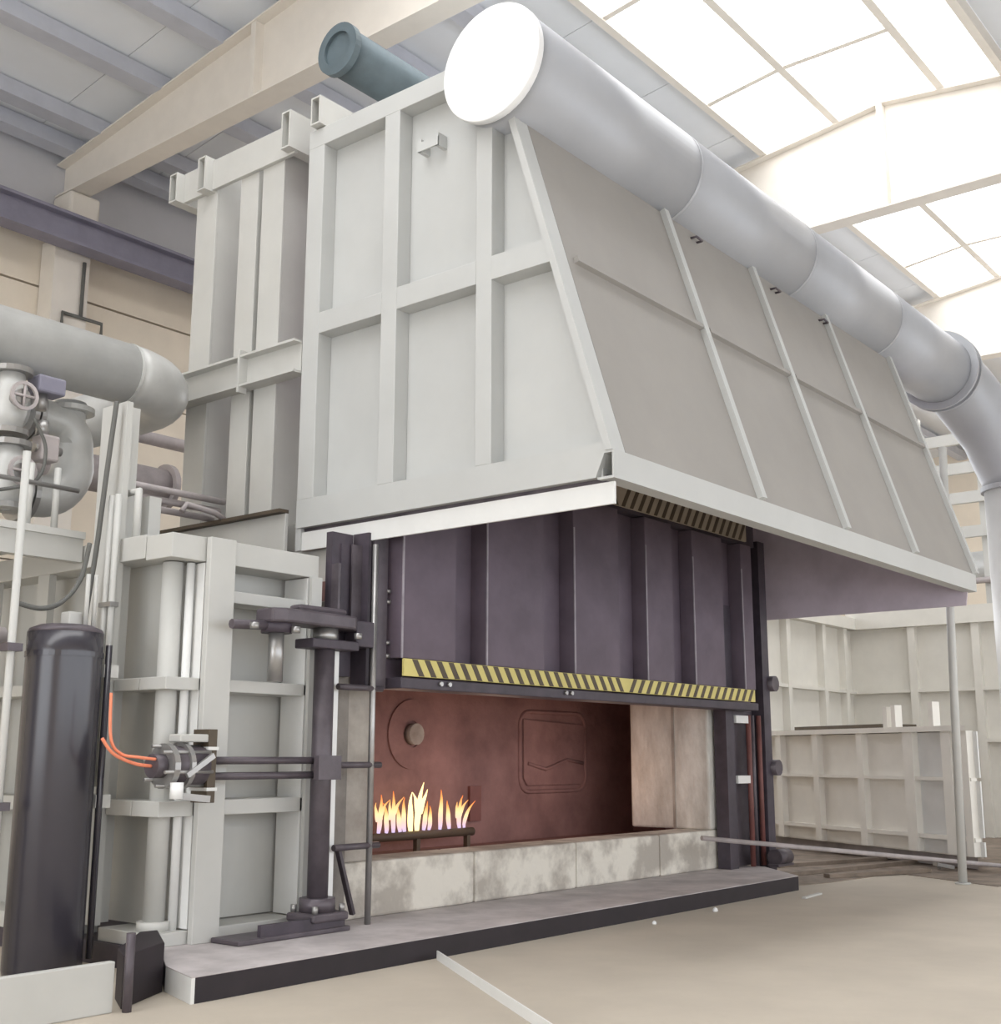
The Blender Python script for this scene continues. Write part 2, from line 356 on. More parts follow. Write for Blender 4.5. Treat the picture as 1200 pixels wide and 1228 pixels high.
obj('support_flange', B(.56, .72, 2.05, 2.12, .28, 4.58), 'paint', pf)
for y in (3.0, 3.9, 4.8, 5.7):
    obj('side_post', B(.53, .60, y, y+.18, .3, 3.18), 'paint', pf)
pp = obj('round_post', MB().tube([(.70, 1.42, .27), (.70, 1.42, 3.15)], .085, 20), 'paint', pf)
obj('post_foot', MB().tube([(.70, 1.42, .27), (.70, 1.42, .34)], .13, 20), 'paint', pf)
obj('slim_post', MB().tube([(.80, 1.32, .27), (.80, 1.32, 3.15)], .035, 12), 'white', pf)
obj('foundation', B(.5, 2.5, 1.32, 7.5, 0, .169), 'black', pf)

# ---- rear tower frame behind the hood
tw = thing('lifting_frame', (2.8, 3.1, 3.9), 'tall grey steel column frame standing behind the hood', 'frame')
for y0, y1, d in ((3.63, 3.99, .42), (2.91, 3.21, .3), (2.49, 2.84, .4)):
    cb = obj('column', MB().box(2.60, 2.63, y0, y1, 3.86, 8.0), 'paint', tw, bevel=.005)
    obj('column_web', MB().box(2.63, 2.6+d, y0, y0+.03, 3.86, 8.0), 'paint', tw)
    obj('column_back', MB().box(2.6+d, 2.63+d, y0, y1, 3.86, 8.0), 'paint', tw)
obj('cross_beam', B(2.52, 2.6, 2.02, 4.02, 5.36, 5.70), 'paint', tw, bevel=.005)
obj('cross_beam_lip', B(2.42, 2.52, 2.02, 4.02, 5.36, 5.385), 'paint', tw)
obj('cross_beam_lip', B(2.42, 2.52, 2.02, 4.02, 5.68, 5.705), 'paint', tw)
obj('beam_stiffener', B(2.41, 2.52, 2.86, 2.89, 5.30, 5.76), 'paint', tw)
obj('top_beam', B(2.55, 2.6, 2.28, 4.2, 7.86, 8.22), 'paint', tw, bevel=.005)
def channel(y, z0, z1, x0, x1, parent, wd=.12, t=.018, name='top_channel', m='paint'):
    mb = MB(); mb.box(x0, x1, y, y+t, z0, z1).box(x0, x1, y-wd, y, z1-t, z1).box(x0, x1, y-wd, y, z0, z0+t).box(x0, x1, y-wd, y-wd+t, z0+t, z1-t)
    return obj(name, mb, m, parent)
for y, z0, z1 in ((4.3, 7.85, 8.2), (3.78, 7.84, 8.24), (2.36, 7.88, 8.30), (1.9, 7.99, 8.30)):
    channel(y, z0, z1, 2.44, 5.5, tw)
obj('rear_plate', B(3.05, 3.08, 2.1, 2.45, 3.86, 5.0), 'paint', tw)

# ================================================================== HOOD
hd = thing('fume_hood', (6.8, 0, 3.55), 'big light grey ribbed steel fume hood over the furnace door', 'hood')
HX0, HX1 = 2.51, 11.15
def sy(z): return -1.71 + (z-3.98)*0.3077
# side panels (three bays, two rows)
def sidepanel(ya0, ya1, z0, z1, slope, x=2.69):
    if slope: poly = [(ya1, z0), (ya1, z1), (sy(z1)+.02, z1), (sy(z0)+.02, z0)]
    else: poly = [(ya1, z0), (ya1, z1), (ya0, z1), (ya0, z0)]
    obj('side_panel', MB().prism(poly, 'x', x, x+.02), 'hoodpaint', hd)
for z0, z1 in ((4.0, 5.83), (5.83, 7.9)):
    sidepanel(.8, 1.9, z0, z1, 0); sidepanel(-.36, .8, z0, z1, 0); sidepanel(0, -.36, z0, z1, 1)
obj('side_rib', B(HX0, 2.69, 1.77, 2.0, 4.05, 7.77), 'hoodpaint', hd, bevel=.006)
obj('side_rib', B(HX0, 2.69, .70, .90, 4.05, 7.77), 'hoodpaint', hd, bevel=.006)
obj('side_rib', B(HX0, 2.69, -.46, -.28, 4.05, 7.77), 'hoodpaint', hd, bevel=.006)
for a, b in ((.9, 1.77), (-.28, .70)):
    obj('side_mid_bar', B(HX0, 2.69, a, b, 5.72, 5.94), 'hoodpaint', hd, bevel=.006)
obj('side_mid_bar', MB().prism([(-.46, 5.72), (-.46, 5.94), (sy(5.94)+.03, 5.94), (sy(5.72)+.03, 5.72)], 'x', HX0, 2.69), 'hoodpaint', hd)
obj('side_top_bar', B(HX0, 2.69, -.45, 2.0, 7.77, 7.97), 'hoodpaint', hd, bevel=.006)
obj('side_bottom_bar', MB().prism([(2.0, 3.77), (2.0, 4.05), (sy(4.05)+.02, 4.05), (-1.54, 3.77)], 'x', HX0, 2.69), 'hoodpaint', hd)
obj('slope_edge_bar', MB().prism([(sy(3.98), 3.98), (sy(3.98)+.07, 3.98), (sy(7.6)+.07, 7.6), (sy(7.6), 7.6)], 'x', HX0-.01, 2.69), 'hoodpaint', hd)
obj('side_skirt', B(2.55, 2.575, -1.69, 1.95, 3.55, 3.73), 'white', hd)
obj('skirt_end', B(2.53, 2.575, 1.95, 2.02, 3.55, 4.0), 'hoodpaint', hd)
obj('skirt_hanger', B(2.58, 2.62, -1.6, 1.95, 3.6, 3.8), 'darksteel', hd)
# front channel, open at its end
mb = MB(); mb.box(HX0, HX1, -1.72, -1.70, 3.75, 3.98).box(HX0, HX1, -1.70, -1.56, 3.75, 3.77).box(HX0, HX1, -1.70, -1.56, 3.96, 3.98).box(HX0+.05, HX1, -1.58, -1.56, 3.77, 3.96)
obj('front_channel', mb, 'hoodpaint', hd)
# slope panels and ribs
nx = Vector((0, -1, .3077)).normalized()
xs = [2.695, 5.0, 6.95, 8.95, HX1]
def slopepoly(x0, x1, z0, z1, t, off=0.0):
    mb = MB(); vs = []
    for k in (off, off+t):
        for x, z in ((x0, z0), (x1, z0), (x1, z1), (x0, z1)):
            vs.append(Vector((x, sy(z), z)) + nx*k)
    return mb.add(vs, [(0,1,2,3),(7,6,5,4),(0,4,5,1),(1,5,6,2),(2,6,7,3),(3,7,4,0)])
for i in range(4):
    for z0, z1 in ((3.97, 5.8), (5.8, 7.62)):
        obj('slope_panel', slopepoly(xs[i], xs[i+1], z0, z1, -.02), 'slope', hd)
for x in (5.0, 6.95, 8.95, HX1-.04):
    obj('slope_rib', slopepoly(x-.045, x+.045, 3.98, 7.35, .06), 'hoodpaint', hd)
for i in range(4):
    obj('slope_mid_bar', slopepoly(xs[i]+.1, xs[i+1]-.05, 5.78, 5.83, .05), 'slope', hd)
for x in (5.6, 7.47, 8.82):
    z = 7.08; y = sy(z)
    obj('lifting_lug', MB().tube([(x-.07, y+.01, z), (x-.07, y-.07, z), (x+.05, y-.07, z-.01), (x+.05, y+.01, z-.01)], .014, 6), 'darksteel', hd)
lg = MB().box(2.56, 2.69, .46, .50, 7.27, 7.40).box(2.56, 2.69, .24, .28, 7.27, 7.40).box(2.55, 2.57, .24, .50, 7.27, 7.36)
obj('side_lug', lg, 'hoodpaint', hd)
obj('right_side', MB().prism([(2.0, 3.57), (2.0, 7.9), (sy(7.9), 7.9), (sy(3.98)+.05, 3.98), (-1.6, 3.57)], 'x', HX1-.1, HX1-.08), 'lilac', hd)
obj('hood_back', B(2.62, HX1-.1, 2.0, 2.02, 3.86, 7.95), 'lilac', hd)
obj('hood_top', B(2.62, HX1-.1, -.6, 2.0, 7.92, 7.95), 'hoodpaint', hd)

# ---- big exhaust duct on top of the hood
ed = thing('exhaust_duct', (8, -.57, 7.2), 'huge grey round exhaust duct with white end disc along the hood top', 'duct')
AY, AZ, R = -.57, 7.71, .54
for a, b in ((2.42, 5.2), (5.2, 8.0), (8.0, 10.8), (10.8, 13.75)):
    obj('duct_section', MB().tube([(a, AY, AZ), (b-.012, AY, AZ)], R, 48), 'duct', ed)
for x in (5.2, 8.0, 10.8): obj('seam_band', MB().ring((x, AY, AZ), (1,0,0), R-.02, R+.004, .04, 48), 'duct', ed)
obj('end_disc', MB().tube([(2.34, AY, AZ), (2.42, AY, AZ)], .555, 56), 'cap', ed, bevel=.01, label='bright white round end disc')
for x in (13.7, 13.86): obj('flange', MB().ring((x, AY, AZ), (1,0,0), R-.05, R+.11, .06, 48), 'duct', ed)
a = Vector((13.86, AY, AZ)); b = Vector((14.45, AY-.1, 7.55)); c_ = Vector((15.1, -1.1, 6.5)); d = Vector((15.2, -1.25, 5.95))
obj('bend', MB().tube([a, (14.15, AY-.02, 7.68), b, (14.8, -.83, 7.2), (15.0, -1.0, 6.85), c_, (15.18, -1.2, 6.2), d], R, 40), 'duct', ed)
obj('bend_ring', MB().ring((15.2, -1.25, 5.92), (0,0,1), R-.05, R+.05, .08, 40), 'duct', ed)
obj('down_pipe', MB().tube([(15.2, -1.25, 0), (15.2, -1.25, 5.9)], R, 40), 'white', ed)
obj('saddle', B(4, 4.1, -.55, -.45, 7.0, 7.25), 'darksteel', ed)

# ================================================================== DOOR
dr = thing('furnace_door', (6.2, 1.0, 2.2), 'raised dark violet steel furnace door with upright pans and hazard stripes', 'door')
obj('door_sheet', B(2.78, 9.95, 1.04, 1.10, 2.2, 4.8), 'door', dr)
for a, b in ((2.82, 3.58), (4.04, 5.0), (5.55, 6.45), (7.03, 7.65), (8.15, 8.93), (9.45, 9.76)):
    pn = MB().prism([(a, .85), (b, .85), (b+.03, 1.04), (a-.02, 1.04)], 'z', 2.48, 4.45)
    obj('door_pan', pn, 'door', dr, bevel=.008)
    obj('pan_edge', B(a-.004, a+.016, .838, .85, 2.48, 4.1), 'edge', dr)
obj('bottom_beam', B(2.78, 9.72, .80, 1.04, 2.2, 2.30), 'black', dr, bevel=.01)
def stripes(z0, z1, y, base, my, bevel_half):
    obj('stripe_board', B(2.83, 9.66, y, y+.03, z0, z1), my, dr, bevel=.003)
    h = z1-z0; x = 2.83
    def one(x, lean):
        wv = .072; sh = h*.62*lean
        pts = [(x-sh/2, z0+.004), (x-sh/2+wv, z0+.004), (x+sh/2+wv, z1-.004), (x+sh/2, z1-.004)]
        pts = [(min(max(px, 2.84), 9.65), pz) for px, pz in pts]
        obj('stripe', MB().prism(pts, 'y', y-.004, y), 'hblack', dr)
    for i in range(21): one(2.98 + i*.168, -1)
    for i in range(17): one(6.62 + i*.180, 1)
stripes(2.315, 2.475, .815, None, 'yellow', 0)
stripes(4.50, 4.74, .86, None, 'shaded_yellow', 0)
obj('top_beam', B(2.78, 9.95, .90, 1.04, 4.46, 4.80), 'black', dr)
for x in (3.3, 3.42, 5.3, 5.4): obj('bolt', MB().tube([(x, .80, 2.26), (x, .77, 2.26)], .022, 8), 'steel', dr)

# ---- left door guide
gl = thing('door_guide', (2.6, 1.0, .17), 'dark door guide post with rungs at the left of the furnace mouth', 'door guide')
obj('channel_face', B(2.58, 2.76, .98, 1.02, 2.2, 3.62), 'darksteel', gl)
obj('channel_side', B(2.52, 2.56, 1.0, 1.2, 2.2, 3.62), 'black', gl)
obj('back_post', B(2.20, 2.30, 1.14, 1.22, .17, 2.3), 'black', gl)
obj('upper_post', B(2.20, 2.46, 1.14, 1.22, 2.3, 3.6), 'black', gl)
obj('side_strap', B(2.20, 2.23, 1.05, 1.14, .17, 3.3), 'darksteel', gl)
obj('chain_plate', MB().box(2.40, 2.52, 1.08, 1.10, 2.75, 3.5), 'darksteel', gl)
rod = obj('guide_rod', MB().tube([(2.545, .93, .17), (2.545, .93, 3.5)], .028, 12), 'steel', gl)
for z in (2.19, 1.52, .83): obj('rung', MB().tube([(2.12, .93, z), (2.66, .93, z)], .028, 10), 'darksteel', gl)
obj('clamp_block', B(2.3, 2.52, .90, 1.05, 2.55, 2.78), 'black', gl, bevel=.01)
obj('angle_foot', MB().bar((2.28, 1.05, .82), (2.48, 1.05, .25), .05, .03), 'darksteel', gl)
for z in (2.5, 2.62, 3.0, 3.1): obj('bolt_bar', MB().tube([(2.76, 1.0, z), (2.80, .98, z)], .02, 8), 'steel', gl)

# ---- right door guide
gr = thing('door_guide', (9.8, 1.1, .17), 'dark door guide with red oxide pipes at the right of the furnace mouth', 'door guide')
obj('inner_post', B(9.2, 9.42, 1.02, 1.2, .17, 3.6), 'black', gr)
obj('panel', B(9.42, 10.2, 1.16, 1.2, .17, 2.3), 'darksteel', gr)
for x, m_ in ((9.82, 'rust'), (9.92, 'darksteel'), (10.12, 'rust')):
    obj('riser', MB().tube([(x, 1.02, .17), (x, 1.02, 2.15)], .035, 10), m_, gr)
obj('outer_post', B(10.22, 10.42, .98, 1.2, .0, 4.6), 'black', gr)
for z in (2.04, 1.25): obj('white_bracket', B(9.45, 9.80, 1.0, 1.14, z, z+.1), 'white', gr)
for z in (2.6, 1.45): obj('cam_block', MB().tube([(10.45, .9, z), (10.45, 1.1, z)], .11, 12).box(10.42, 10.6, .95, 1.05, z-.05, z+.05), 'darksteel', gr)
obj('guide_motor', MB().tube([(10.0, .8, .28), (10.35, .8, .28)], .11, 16).box(9.95, 10.4, .72, .88, .17, .2), 'darksteel', gr)

# ---- jack column with crosshead
jk = thing('clamp_jack', (1.97, .95, .17), 'dark vertical screw jack with crosshead in front of the grey casing', 'jack')
jx, jy = 1.97, .95
obj('base_plate', B(1.02, 2.2, .78, 1.12, .17, .21), 'darksteel', jk, bevel=.01)
obj('base_channel', B(1.25, 2.15, .80, .84, .21, .30), 'black', jk)
obj('base_flange', B(jx-.2, jx+.2, jy-.18, jy+.16, .26, .33), 'darksteel', jk, bevel=.02)
obj('collar', MB().tube([(jx, jy, .33), (jx, jy, .44)], .15, 20), 'darksteel', jk)
obj('column', MB().tube([(jx, jy, .44), (jx, jy, 2.58)], .088, 20), 'darksteel', jk)
obj('column_neck', MB().tube([(jx, jy, 2.56), (jx, jy, 2.68)], .11, 16), 'steel', jk)
obj('crosshead', MB().prism([(1.28, .84), (1.38, .78), (2.2, .80), (2.3, .9), (2.3, 1.06), (1.28, 1.06)], 'z', 2.68, 2.80), 'darksteel', jk, bevel=.02)
obj('crosshead_cap', B(1.6, 2.15, .86, 1.02, 2.80, 2.86), 'darksteel', jk, bevel=.03)
obj('lower_plate', B(1.72, 2.26, .82, 1.06, 2.50, 2.58), 'black', jk, bevel=.01)
obj('guide_pin', MB().tube([(1.42, .95, 2.2), (1.42, .95, 2.68)], .065, 16), 'steel', jk)
obj('pin_bush', MB().tube([(1.42, .95, 2.6), (1.42, .95, 2.7)], .13, 16), 'black', jk)
for x in (1.06, 1.5, 2.22): obj('nut', MB().tube([(x, .80, 2.6), (x, .80, 2.65)], .04, 6), 'steel', jk)
obj('tail_bar', MB().tube([(.95, .95, 2.64), (1.35, .95, 2.66)], .04, 8), 'darksteel', jk)
obj('white_strip', B(2.12, 2.19, 1.0, 1.03, .3, 2.55), 'cap', jk)
for x, y in ((jx-.15, jy-.14), (jx+.15, jy-.14), (jx-.15, jy+.12)): obj('foot_bolt', MB().tube([(x, y, .33), (x, y, .39)], .028, 6), 'steel', jk)

# ---- valve/actuator on the casing
va = thing('clamp_actuator', (.62, 1.0, 1.26), 'small metal valve actuator with push rods on the grey casing ledge', 'actuator')
obj('mount_plate', B(.76, .84, .92, 1.12, 1.24, 1.80), 'hblack', va, bevel=.004)
for z in (1.33, 1.64): obj('plate_slot', B(.75, .85, .91, 1.13, z, z+.025), 'white', va)
obj('body', MB().tube([(.42, 1.0, 1.52), (.74, 1.0, 1.52)], .15, 20), 'darksteel', va)
obj('front_ring', MB().ring((.42, 1.0, 1.52), (1,0,0), .06, .17, .05, 20), 'steel', va)
obj('ring', MB().ring((.56, 1.0, 1.52), (1,0,0), .12, .18, .04, 20), 'steel', va)
obj('nose', MB().tube([(.30, 1.0, 1.52), (.42, 1.0, 1.52)], .09, 14), 'darksteel', va)
for i in range(6):
    an = i*math.pi/3+.3
    obj('tie_bolt', MB().tube([(.32, 1.0+.15*math.cos(an), 1.52+.15*math.sin(an)), (.76, 1.0+.15*math.cos(an), 1.52+.15*math.sin(an))], .014, 6), 'steel', va)
obj('cover', B(.50, .78, .93, 1.08, 1.70, 1.76), 'paint', va, bevel=.01)
obj('link_arm', MB().bar((.5, .83, 1.45), (.74, .83, 1.60), .03, .04), 'steel', va)
obj('bracket_arm', MB().bar((.46, .86, 1.30), (.76, .90, 1.27), .05, .05), 'steel', va)
obj('white_knob', MB().tube([(.43, .85, 1.28), (.43, .85, 1.40)], .05, 12), 'cap', va)
for z in (1.56, 1.44): obj('push_rod', MB().tube([(.84, .96, z), (1.97, .96, z)], .03, 10), 'darksteel', va)
obj('rod_clevis', B(1.84, 2.1, .84, .90, 1.40, 1.60), 'darksteel', va)
def hose(pts, r, m_, label, name='hose', cat='hose'):
    # smooth through control points
    P = [Vector(p) for p in pts]; out = []
    for i in range(len(P)-1):
        p0 = P[max(i-1, 0)]; p1 = P[i]; p2 = P[i+1]; p3 = P[min(i+2, len(P)-1)]
        for k in range(8):
            t = k/8; out.append(.5*((2*p1) + (p2-p0)*t + (2*p0-5*p1+4*p2-p3)*t*t + (3*p1-p0-3*p2+p3)*t**3))
    out.append(P[-1]); return tag(obj(name, MB().tube(out, r, 8), m_), label, cat)
hose([(-.12, 1.02, 1.72), (-.03, 1.0, 1.61), (.15, 1.0, 1.54), (.30, 1.0, 1.52)], .013, 'orange', 'lower orange hose with a free end beside the actuator')
hose([(-.05, 1.05, 2.05), (-.04, 1.03, 1.72), (.04, 1.01, 1.61), (.16, .96, 1.585), (.30, .95, 1.57)], .012, 'orange', 'upper orange hose dropping from the pipes to the actuator')

# ================================================================== TANK and left clutter
tk = thing('gas_tank', (-.04, 1.72, 0), 'tall glossy black cylindrical tank at the left edge', 'tank')
tx, ty = -.045, 1.72
obj('shell', MB().tube([(tx, ty, .0), (tx, ty, .06), (tx, ty, 2.36), (tx, ty, 2.53)], [.27, .285, .285, .285], 40), 'tank', tk)
obj('top_cap', MB().tube([(tx, ty, 2.53), (tx, ty, 2.56), (tx, ty, 2.59)], [.285, .27, .20], 40), 'darksteel', tk)
obj('band', MB().ring((tx, ty, 2.36), (0,0,1), .28, .292, .04, 40), 'tank', tk)
obj('gland', B(tx-.02, tx+.1, ty-.06, ty+.06, 2.59, 2.70), 'paint', tk, bevel=.01)
for dx in (.1, .17): obj('top_pipe', MB().tube([(tx+dx, ty-.1, 2.56), (tx+dx+.0, ty-.1, 3.0)], .018, 8), 'paint', tk)
obj('side_pipe', MB().tube([(tx+.30, ty-.14, .1), (tx+.30, ty-.14, 2.45)], .026, 10), 'tank', tk)
obj('bracket', B(tx+.27, tx+.40, ty-.14, ty-.06, 2.2, 2.3), 'paint', tk)
obj('bracket', B(tx+.27, tx+.40, ty-.14, ty-.06, 1.2, 1.3), 'paint', tk)
lp = thing('riser_pipe', (-.32, 1.75, 0), 'thin pale riser pipe left of the black tank', 'pipe')
obj('pipe', MB().tube([(-.50, 1.70, .0), (-.50, 1.70, 3.9)], .03, 10), 'paint', lp)
obj('pipe_clamp', B(-.56, -.44, 1.64, 1.76, 2.36, 2.42), 'darksteel', lp)
obj('pipe_clamp', B(-.56, -.44, 1.64, 1.76, 1.2, 1.26), 'darksteel', lp)
lp = thing('riser_pipe', (.45, 1.88, .3), 'pair of slim pale riser pipes on the casing post', 'pipe')
for y in (1.99, 1.90): obj('pipe', MB().tube([(.46, y, 1.35), (.46, y, 3.75), ], .028, 10), 'paint', lp)
obj('pipe_clip', B(.42, .5, 1.86, 2.03, 2.8, 2.84), 'steel', lp)
hose([(.42, 1.96, 4.56), (.38, 1.98, 3.9), (.38, 2.05, 3.3), (.36, 2.12, 2.6), (.34, 2.10, 1.6), (.36, 2.1, 1.0), (.30, 2.1, .5)], .022, 'rubber', 'long grey cable running down the casing post', 'cable', 'cable')
hose([(-.42, 1.85, 2.75), (-.2, 1.84, 2.72), (.0, 1.87, 2.80), (.16, 1.9, 3.0), (.22, 1.9, 3.3)], .02, 'rubber', 'dark cable looping over the black tank', 'cable', 'cable')
# far left valve next to tank
vl = thing('pipe_valve', (-.55, 2.2, 2.2), 'brownish pipe valve at the left edge beside the tank', 'valve')
obj('valve_body', MB().tube([(-.75, 2.2, 2.5), (-.3, 2.2, 2.5)], .09, 14), 'toppl', vl)
obj('flange', MB().ring((-.5, 2.2, 2.5), (1,0,0), .05, .17, .05, 16), 'steel', vl)
obj('bonnet', MB().tube([(-.6, 2.2, 2.5), (-.6, 2.2, 2.75)], .06, 12), 'toppl', vl)
# low kerb plate in the corner
kb = thing('kerb_plate', (-1.6, .2, 0), 'pale beige upright plate in the lower left corner', 'plate')
obj('plate', B(-2.9, -.47, .17, .23, 0, .31), 'paint', kb, bevel=.008)
obj('foot_strip', B(-2.9, -.47, .23, .30, 0, .02), 'paint', kb)
bb = thing('foundation_block', (-.3, .7, 0), 'black foundation block between the kerb plate and the apron', 'block')
obj('block', MB().prism([(-.39, .20), (.14, .50), (.47, 1.04), (.32, 1.06), (-.22, .52)], 'z', 0, .33), 'apron', bb, bevel=.01)
obj('drip_pipe', MB().tube([(-.40, .12, .0), (-.40, .12, .48)], .03, 10), 'darksteel', bb)
# ---- large left flue pipe
lf = thing('flue_pipe', (0, 3.3, 4.9), 'wide pale flue pipe entering from the left edge and bending back', 'pipe')
fy, fzz, fr = 3.2, 5.28, .30
obj('straight', MB().tube([(-8, fy, fzz), (1.3, fy, fzz)], fr, 32), 'pipe', lf)
obj('elbow', MB().tube([(1.3, fy, fzz)] + arc((1.3, fy+.75, fzz), (0,-1,0), (1,0,0), .75, .12, math.pi/2, 10) + [(2.05, fy+.9, fzz)], fr, 32), 'pipe', lf)
obj('return', MB().tube([(2.05, fy+.9, fzz), (2.05, 6.4, fzz)], fr, 32), 'pipe', lf)
obj('seam', MB().ring((1.3, fy, fzz), (1,0,0), fr-.02, fr+.008, .03, 32), 'pipe', lf)
# ---- vertical manifold with branches
mf = thing('gas_manifold', (.9, 3.9, 3.3), 'thick pale bent manifold pipe with flanged branches below the flue pipe', 'pipe')
mx, my_ = 1.02, 3.6
pts = [(mx-1.4, my_, 4.78), (mx-.5, my_, 4.78)] + arc((mx-.24, my_, 4.52), (0,0,1), (1,0,0), .26, 0.15, math.pi/2, 8) + arc((mx-.34, my_, 4.36), (1,0,0), (0,0,-1), .36, .1, math.pi/2, 8) + [(mx-.5, my_, 4.0), (mx-1.4, my_, 4.0)]
mn = obj('main_bend', MB().tube(pts, [.17]*3 + [.18]*8 + [.2]*9 + [.21]*2, 28), 'pipe', mf)
for z in (4.78, 4.0):
    for dx in (-.46, -.53): obj('flange', MB().ring((mx+dx, my_, z), (1,0,0), .1, .27, .05, 24), 'steel', mn)
obj('riser', MB().tube([(mx-.05, my_, 4.55), (mx-.05, my_, 4.98)], .15, 22), 'pipe', mf)
obj('flange', MB().ring((mx-.05, my_, 4.9), (0,0,1), .1, .23, .05, 24), 'pipe', mf)
# ---- valves cluster at the far left
def valve(x, y, z, label):
    t = thing('flanged_valve', (x, y, z-.25), label, 'valve', 'valves at the left edge')
    obj('body', MB().tube([(x, y, z-.3), (x, y, z-.1), (x, y, z+.1), (x, y, z+.3)], [.1, .15, .15, .1], 18), 'pipe', t)
    for dz in (-.28, .28): obj('flange', MB().ring((x, y, z+dz), (0,0,1), .05, .18, .05, 18), 'steel', t)
    obj('bonnet', MB().tube([(x, y, z), (x-.02, y-.26, z)], .07, 12), 'steel', t)
    hw = obj('hand_wheel', MB().ring((x-.02, y-.28, z), (0,1,0), .10, .13, .025, 18), 'toppl', t)
    obj('spoke', MB().tube([(x-.14, y-.28, z), (x+.10, y-.28, z)], .012, 6), 'toppl', hw)
    obj('spoke', MB().tube([(x-.02, y-.28, z-.12), (x-.02, y-.28, z+.12)], .012, 6), 'toppl', hw)
valve(.02, 3.0, 4.66, 'upper flanged hand valve at the left edge below the flue pipe')
valve(.06, 3.0, 4.0, 'lower flanged hand valve at the left edge under the upper valve')
sv = thing('solenoid_valve', (.35, 3.1, 4.2), 'small reddish solenoid valve between the manifold branches', 'valve')
obj('body', B(.30, .48, 2.90, 3.08, 4.18, 4.42), 'toppl', sv, bevel=.02)
obj('coil', MB().tube([(.36, 3.02, 4.42), (.36, 3.02, 4.56)], .06, 12), 'steel', sv)
obj('stub', MB().tube([(.28, 2.99, 4.3), (.54, 2.99, 4.3)], .04, 10), 'steel', sv)
act = thing('valve_motor', (.33, 3.0, 4.78), 'blue grey valve motor box just below the flue pipe', 'actuator')
obj('box', B(.23, .50, 2.9, 3.12, 4.80, 4.96), 'crane', act, bevel=.02)
obj('stem', MB().tube([(.32, 3.0, 4.65), (.32, 3.0, 4.8)], .05, 10), 'steel', act)
hose([(-.3, 2.66, 3.75), (.1, 2.62, 3.9), (.18, 2.62, 4.2), (.05, 2.62, 4.45)], .016, 'rubber', 'thin dark cable curling round the left hand valves', 'cable', 'cable')
# ---- back pipes
bp = thing('combustion_air_pipe', (4.1, 7, 4.9), 'brownish horizontal air pipe with flange behind the casing', 'pipe')
obj('pipe', MB().tube([(1.5, 7, 5.22), (4.55, 7, 5.22)], .24, 24), 'toppl', bp)
obj('flange', MB().ring((4.5, 7, 5.22), (1,0,0), .1, .32, .08, 24), 'toppl', bp)
obj('stand', B(4.0, 4.2, 6.9, 7.1, 0, 4.98), 'paint', bp)
bp = thing('small_air_pipe', (4.1, 7, 5.7), 'slim horizontal pipe above the brownish air pipe', 'pipe')
obj('pipe', MB().tube([(3.6, 7, 5.86), (5.6, 7, 5.86)], .09, 14), 'toppl', bp)
obj('stand', B(5.2, 5.3, 6.95, 7.05, 0, 5.78), 'paint', bp)
# ---- deck structure above the casing
dk = thing('service_deck', (.9, 3.6, 3.4), 'grey steel service deck with pipes and posts over the side casing', 'deck')
obj('deck_beam', B(-2.5, .5, 2.45, 2.55, 3.23, 3.45), 'paint', dk)
obj('deck_beam', B(-2.5, .5, 4.2, 4.3, 3.23, 3.45), 'paint', dk)
obj('deck_edge', B(-2.5, .5, 2.42, 2.46, 3.43, 3.49), 'paint', dk)
obj('deck_plate', B(-2.5, .5, 2.56, 4.19, 3.43, 3.45), 'paint', dk)
obj('hand_rail', MB().tube([(-2.4, 2.5, 3.49), (-2.4, 2.5, 3.86), (.45, 2.5, 3.86)], .022, 8), 'steel', dk)
for x in (-.35, .05, .30): obj('deck_post', MB().tube([(x, 2.6, 3.45), (x, 2.6, 4.05)], .03, 8), 'paint', dk)
obj('deck_post', B(.80, .92, 1.95, 2.10, 3.38, 3.80), 'paint', dk)
for z, y in ((4.16, 3.05), (4.07, 3.12), (4.0, 3.22)): obj('deck_pipe', MB().tube([(1.15, y, z), (2.45, y, z)], .035, 10), 'toppl', dk)
obj('deck_pipe_bend', MB().tube([(1.9, 3.0, 3.97), (1.95, 3.0, 4.05), (2.3, 3.0, 4.02), (2.42, 3.0, 3.97)], .03, 10), 'toppl', dk)
obj('deck_frame', MB().tube([(.62, 1.85, 3.40), (.62, 1.85, 3.80), (.62, 2.3, 3.80)], .035, 8), 'paint', dk)

# ================================================================== FLAMES
gb = thing('gas_burner', (5.8, 3.2, .5), 'row of orange and white gas flames burning on the hearth', 'flames')
obj('burner_bar', MB().tube([(4.4, 3.1, .69), (6.5, 3.1, .69)], .05, 12), 'hblack', gb)
for x in (4.5, 5.5, 6.4): obj('burner_leg', B(x-.03, x+.03, 3.07, 3.13, .5, .65), 'hblack', gb)
fm = bpy.data.materials.new('flame'); fm.use_nodes = True
nt = fm.node_tree; nt.nodes.clear()
tc = nt.nodes.new('ShaderNodeTexCoord'); sp = nt.nodes.new('ShaderNodeSeparateXYZ'); nt.links.new(tc.outputs['Generated'], sp.inputs[0])
cr = nt.nodes.new('ShaderNodeValToRGB'); el = cr.color_ramp.elements
el[0].position = 0; el[0].color = (.62, .50, .75, 1); el[1].position = 1; el[1].color = (1.0, .22, .05, 1)
for ps, cc in ((.28, (.95, .62, .50, 1)), (.5, (1, .78, .40, 1)), (.75, (1, .50, .16, 1))):
    e = el.new(ps); e.color = cc
em = nt.nodes.new('ShaderNodeEmission'); em.inputs[1].default_value = 1.5
ou = nt.nodes.new('ShaderNodeOutputMaterial')
nt.links.new(sp.outputs[2], cr.inputs[0]); nt.links.new(cr.outputs[0], em.inputs[0]); nt.links.new(em.outputs[0], ou.inputs[0])
M['flame'] = fm
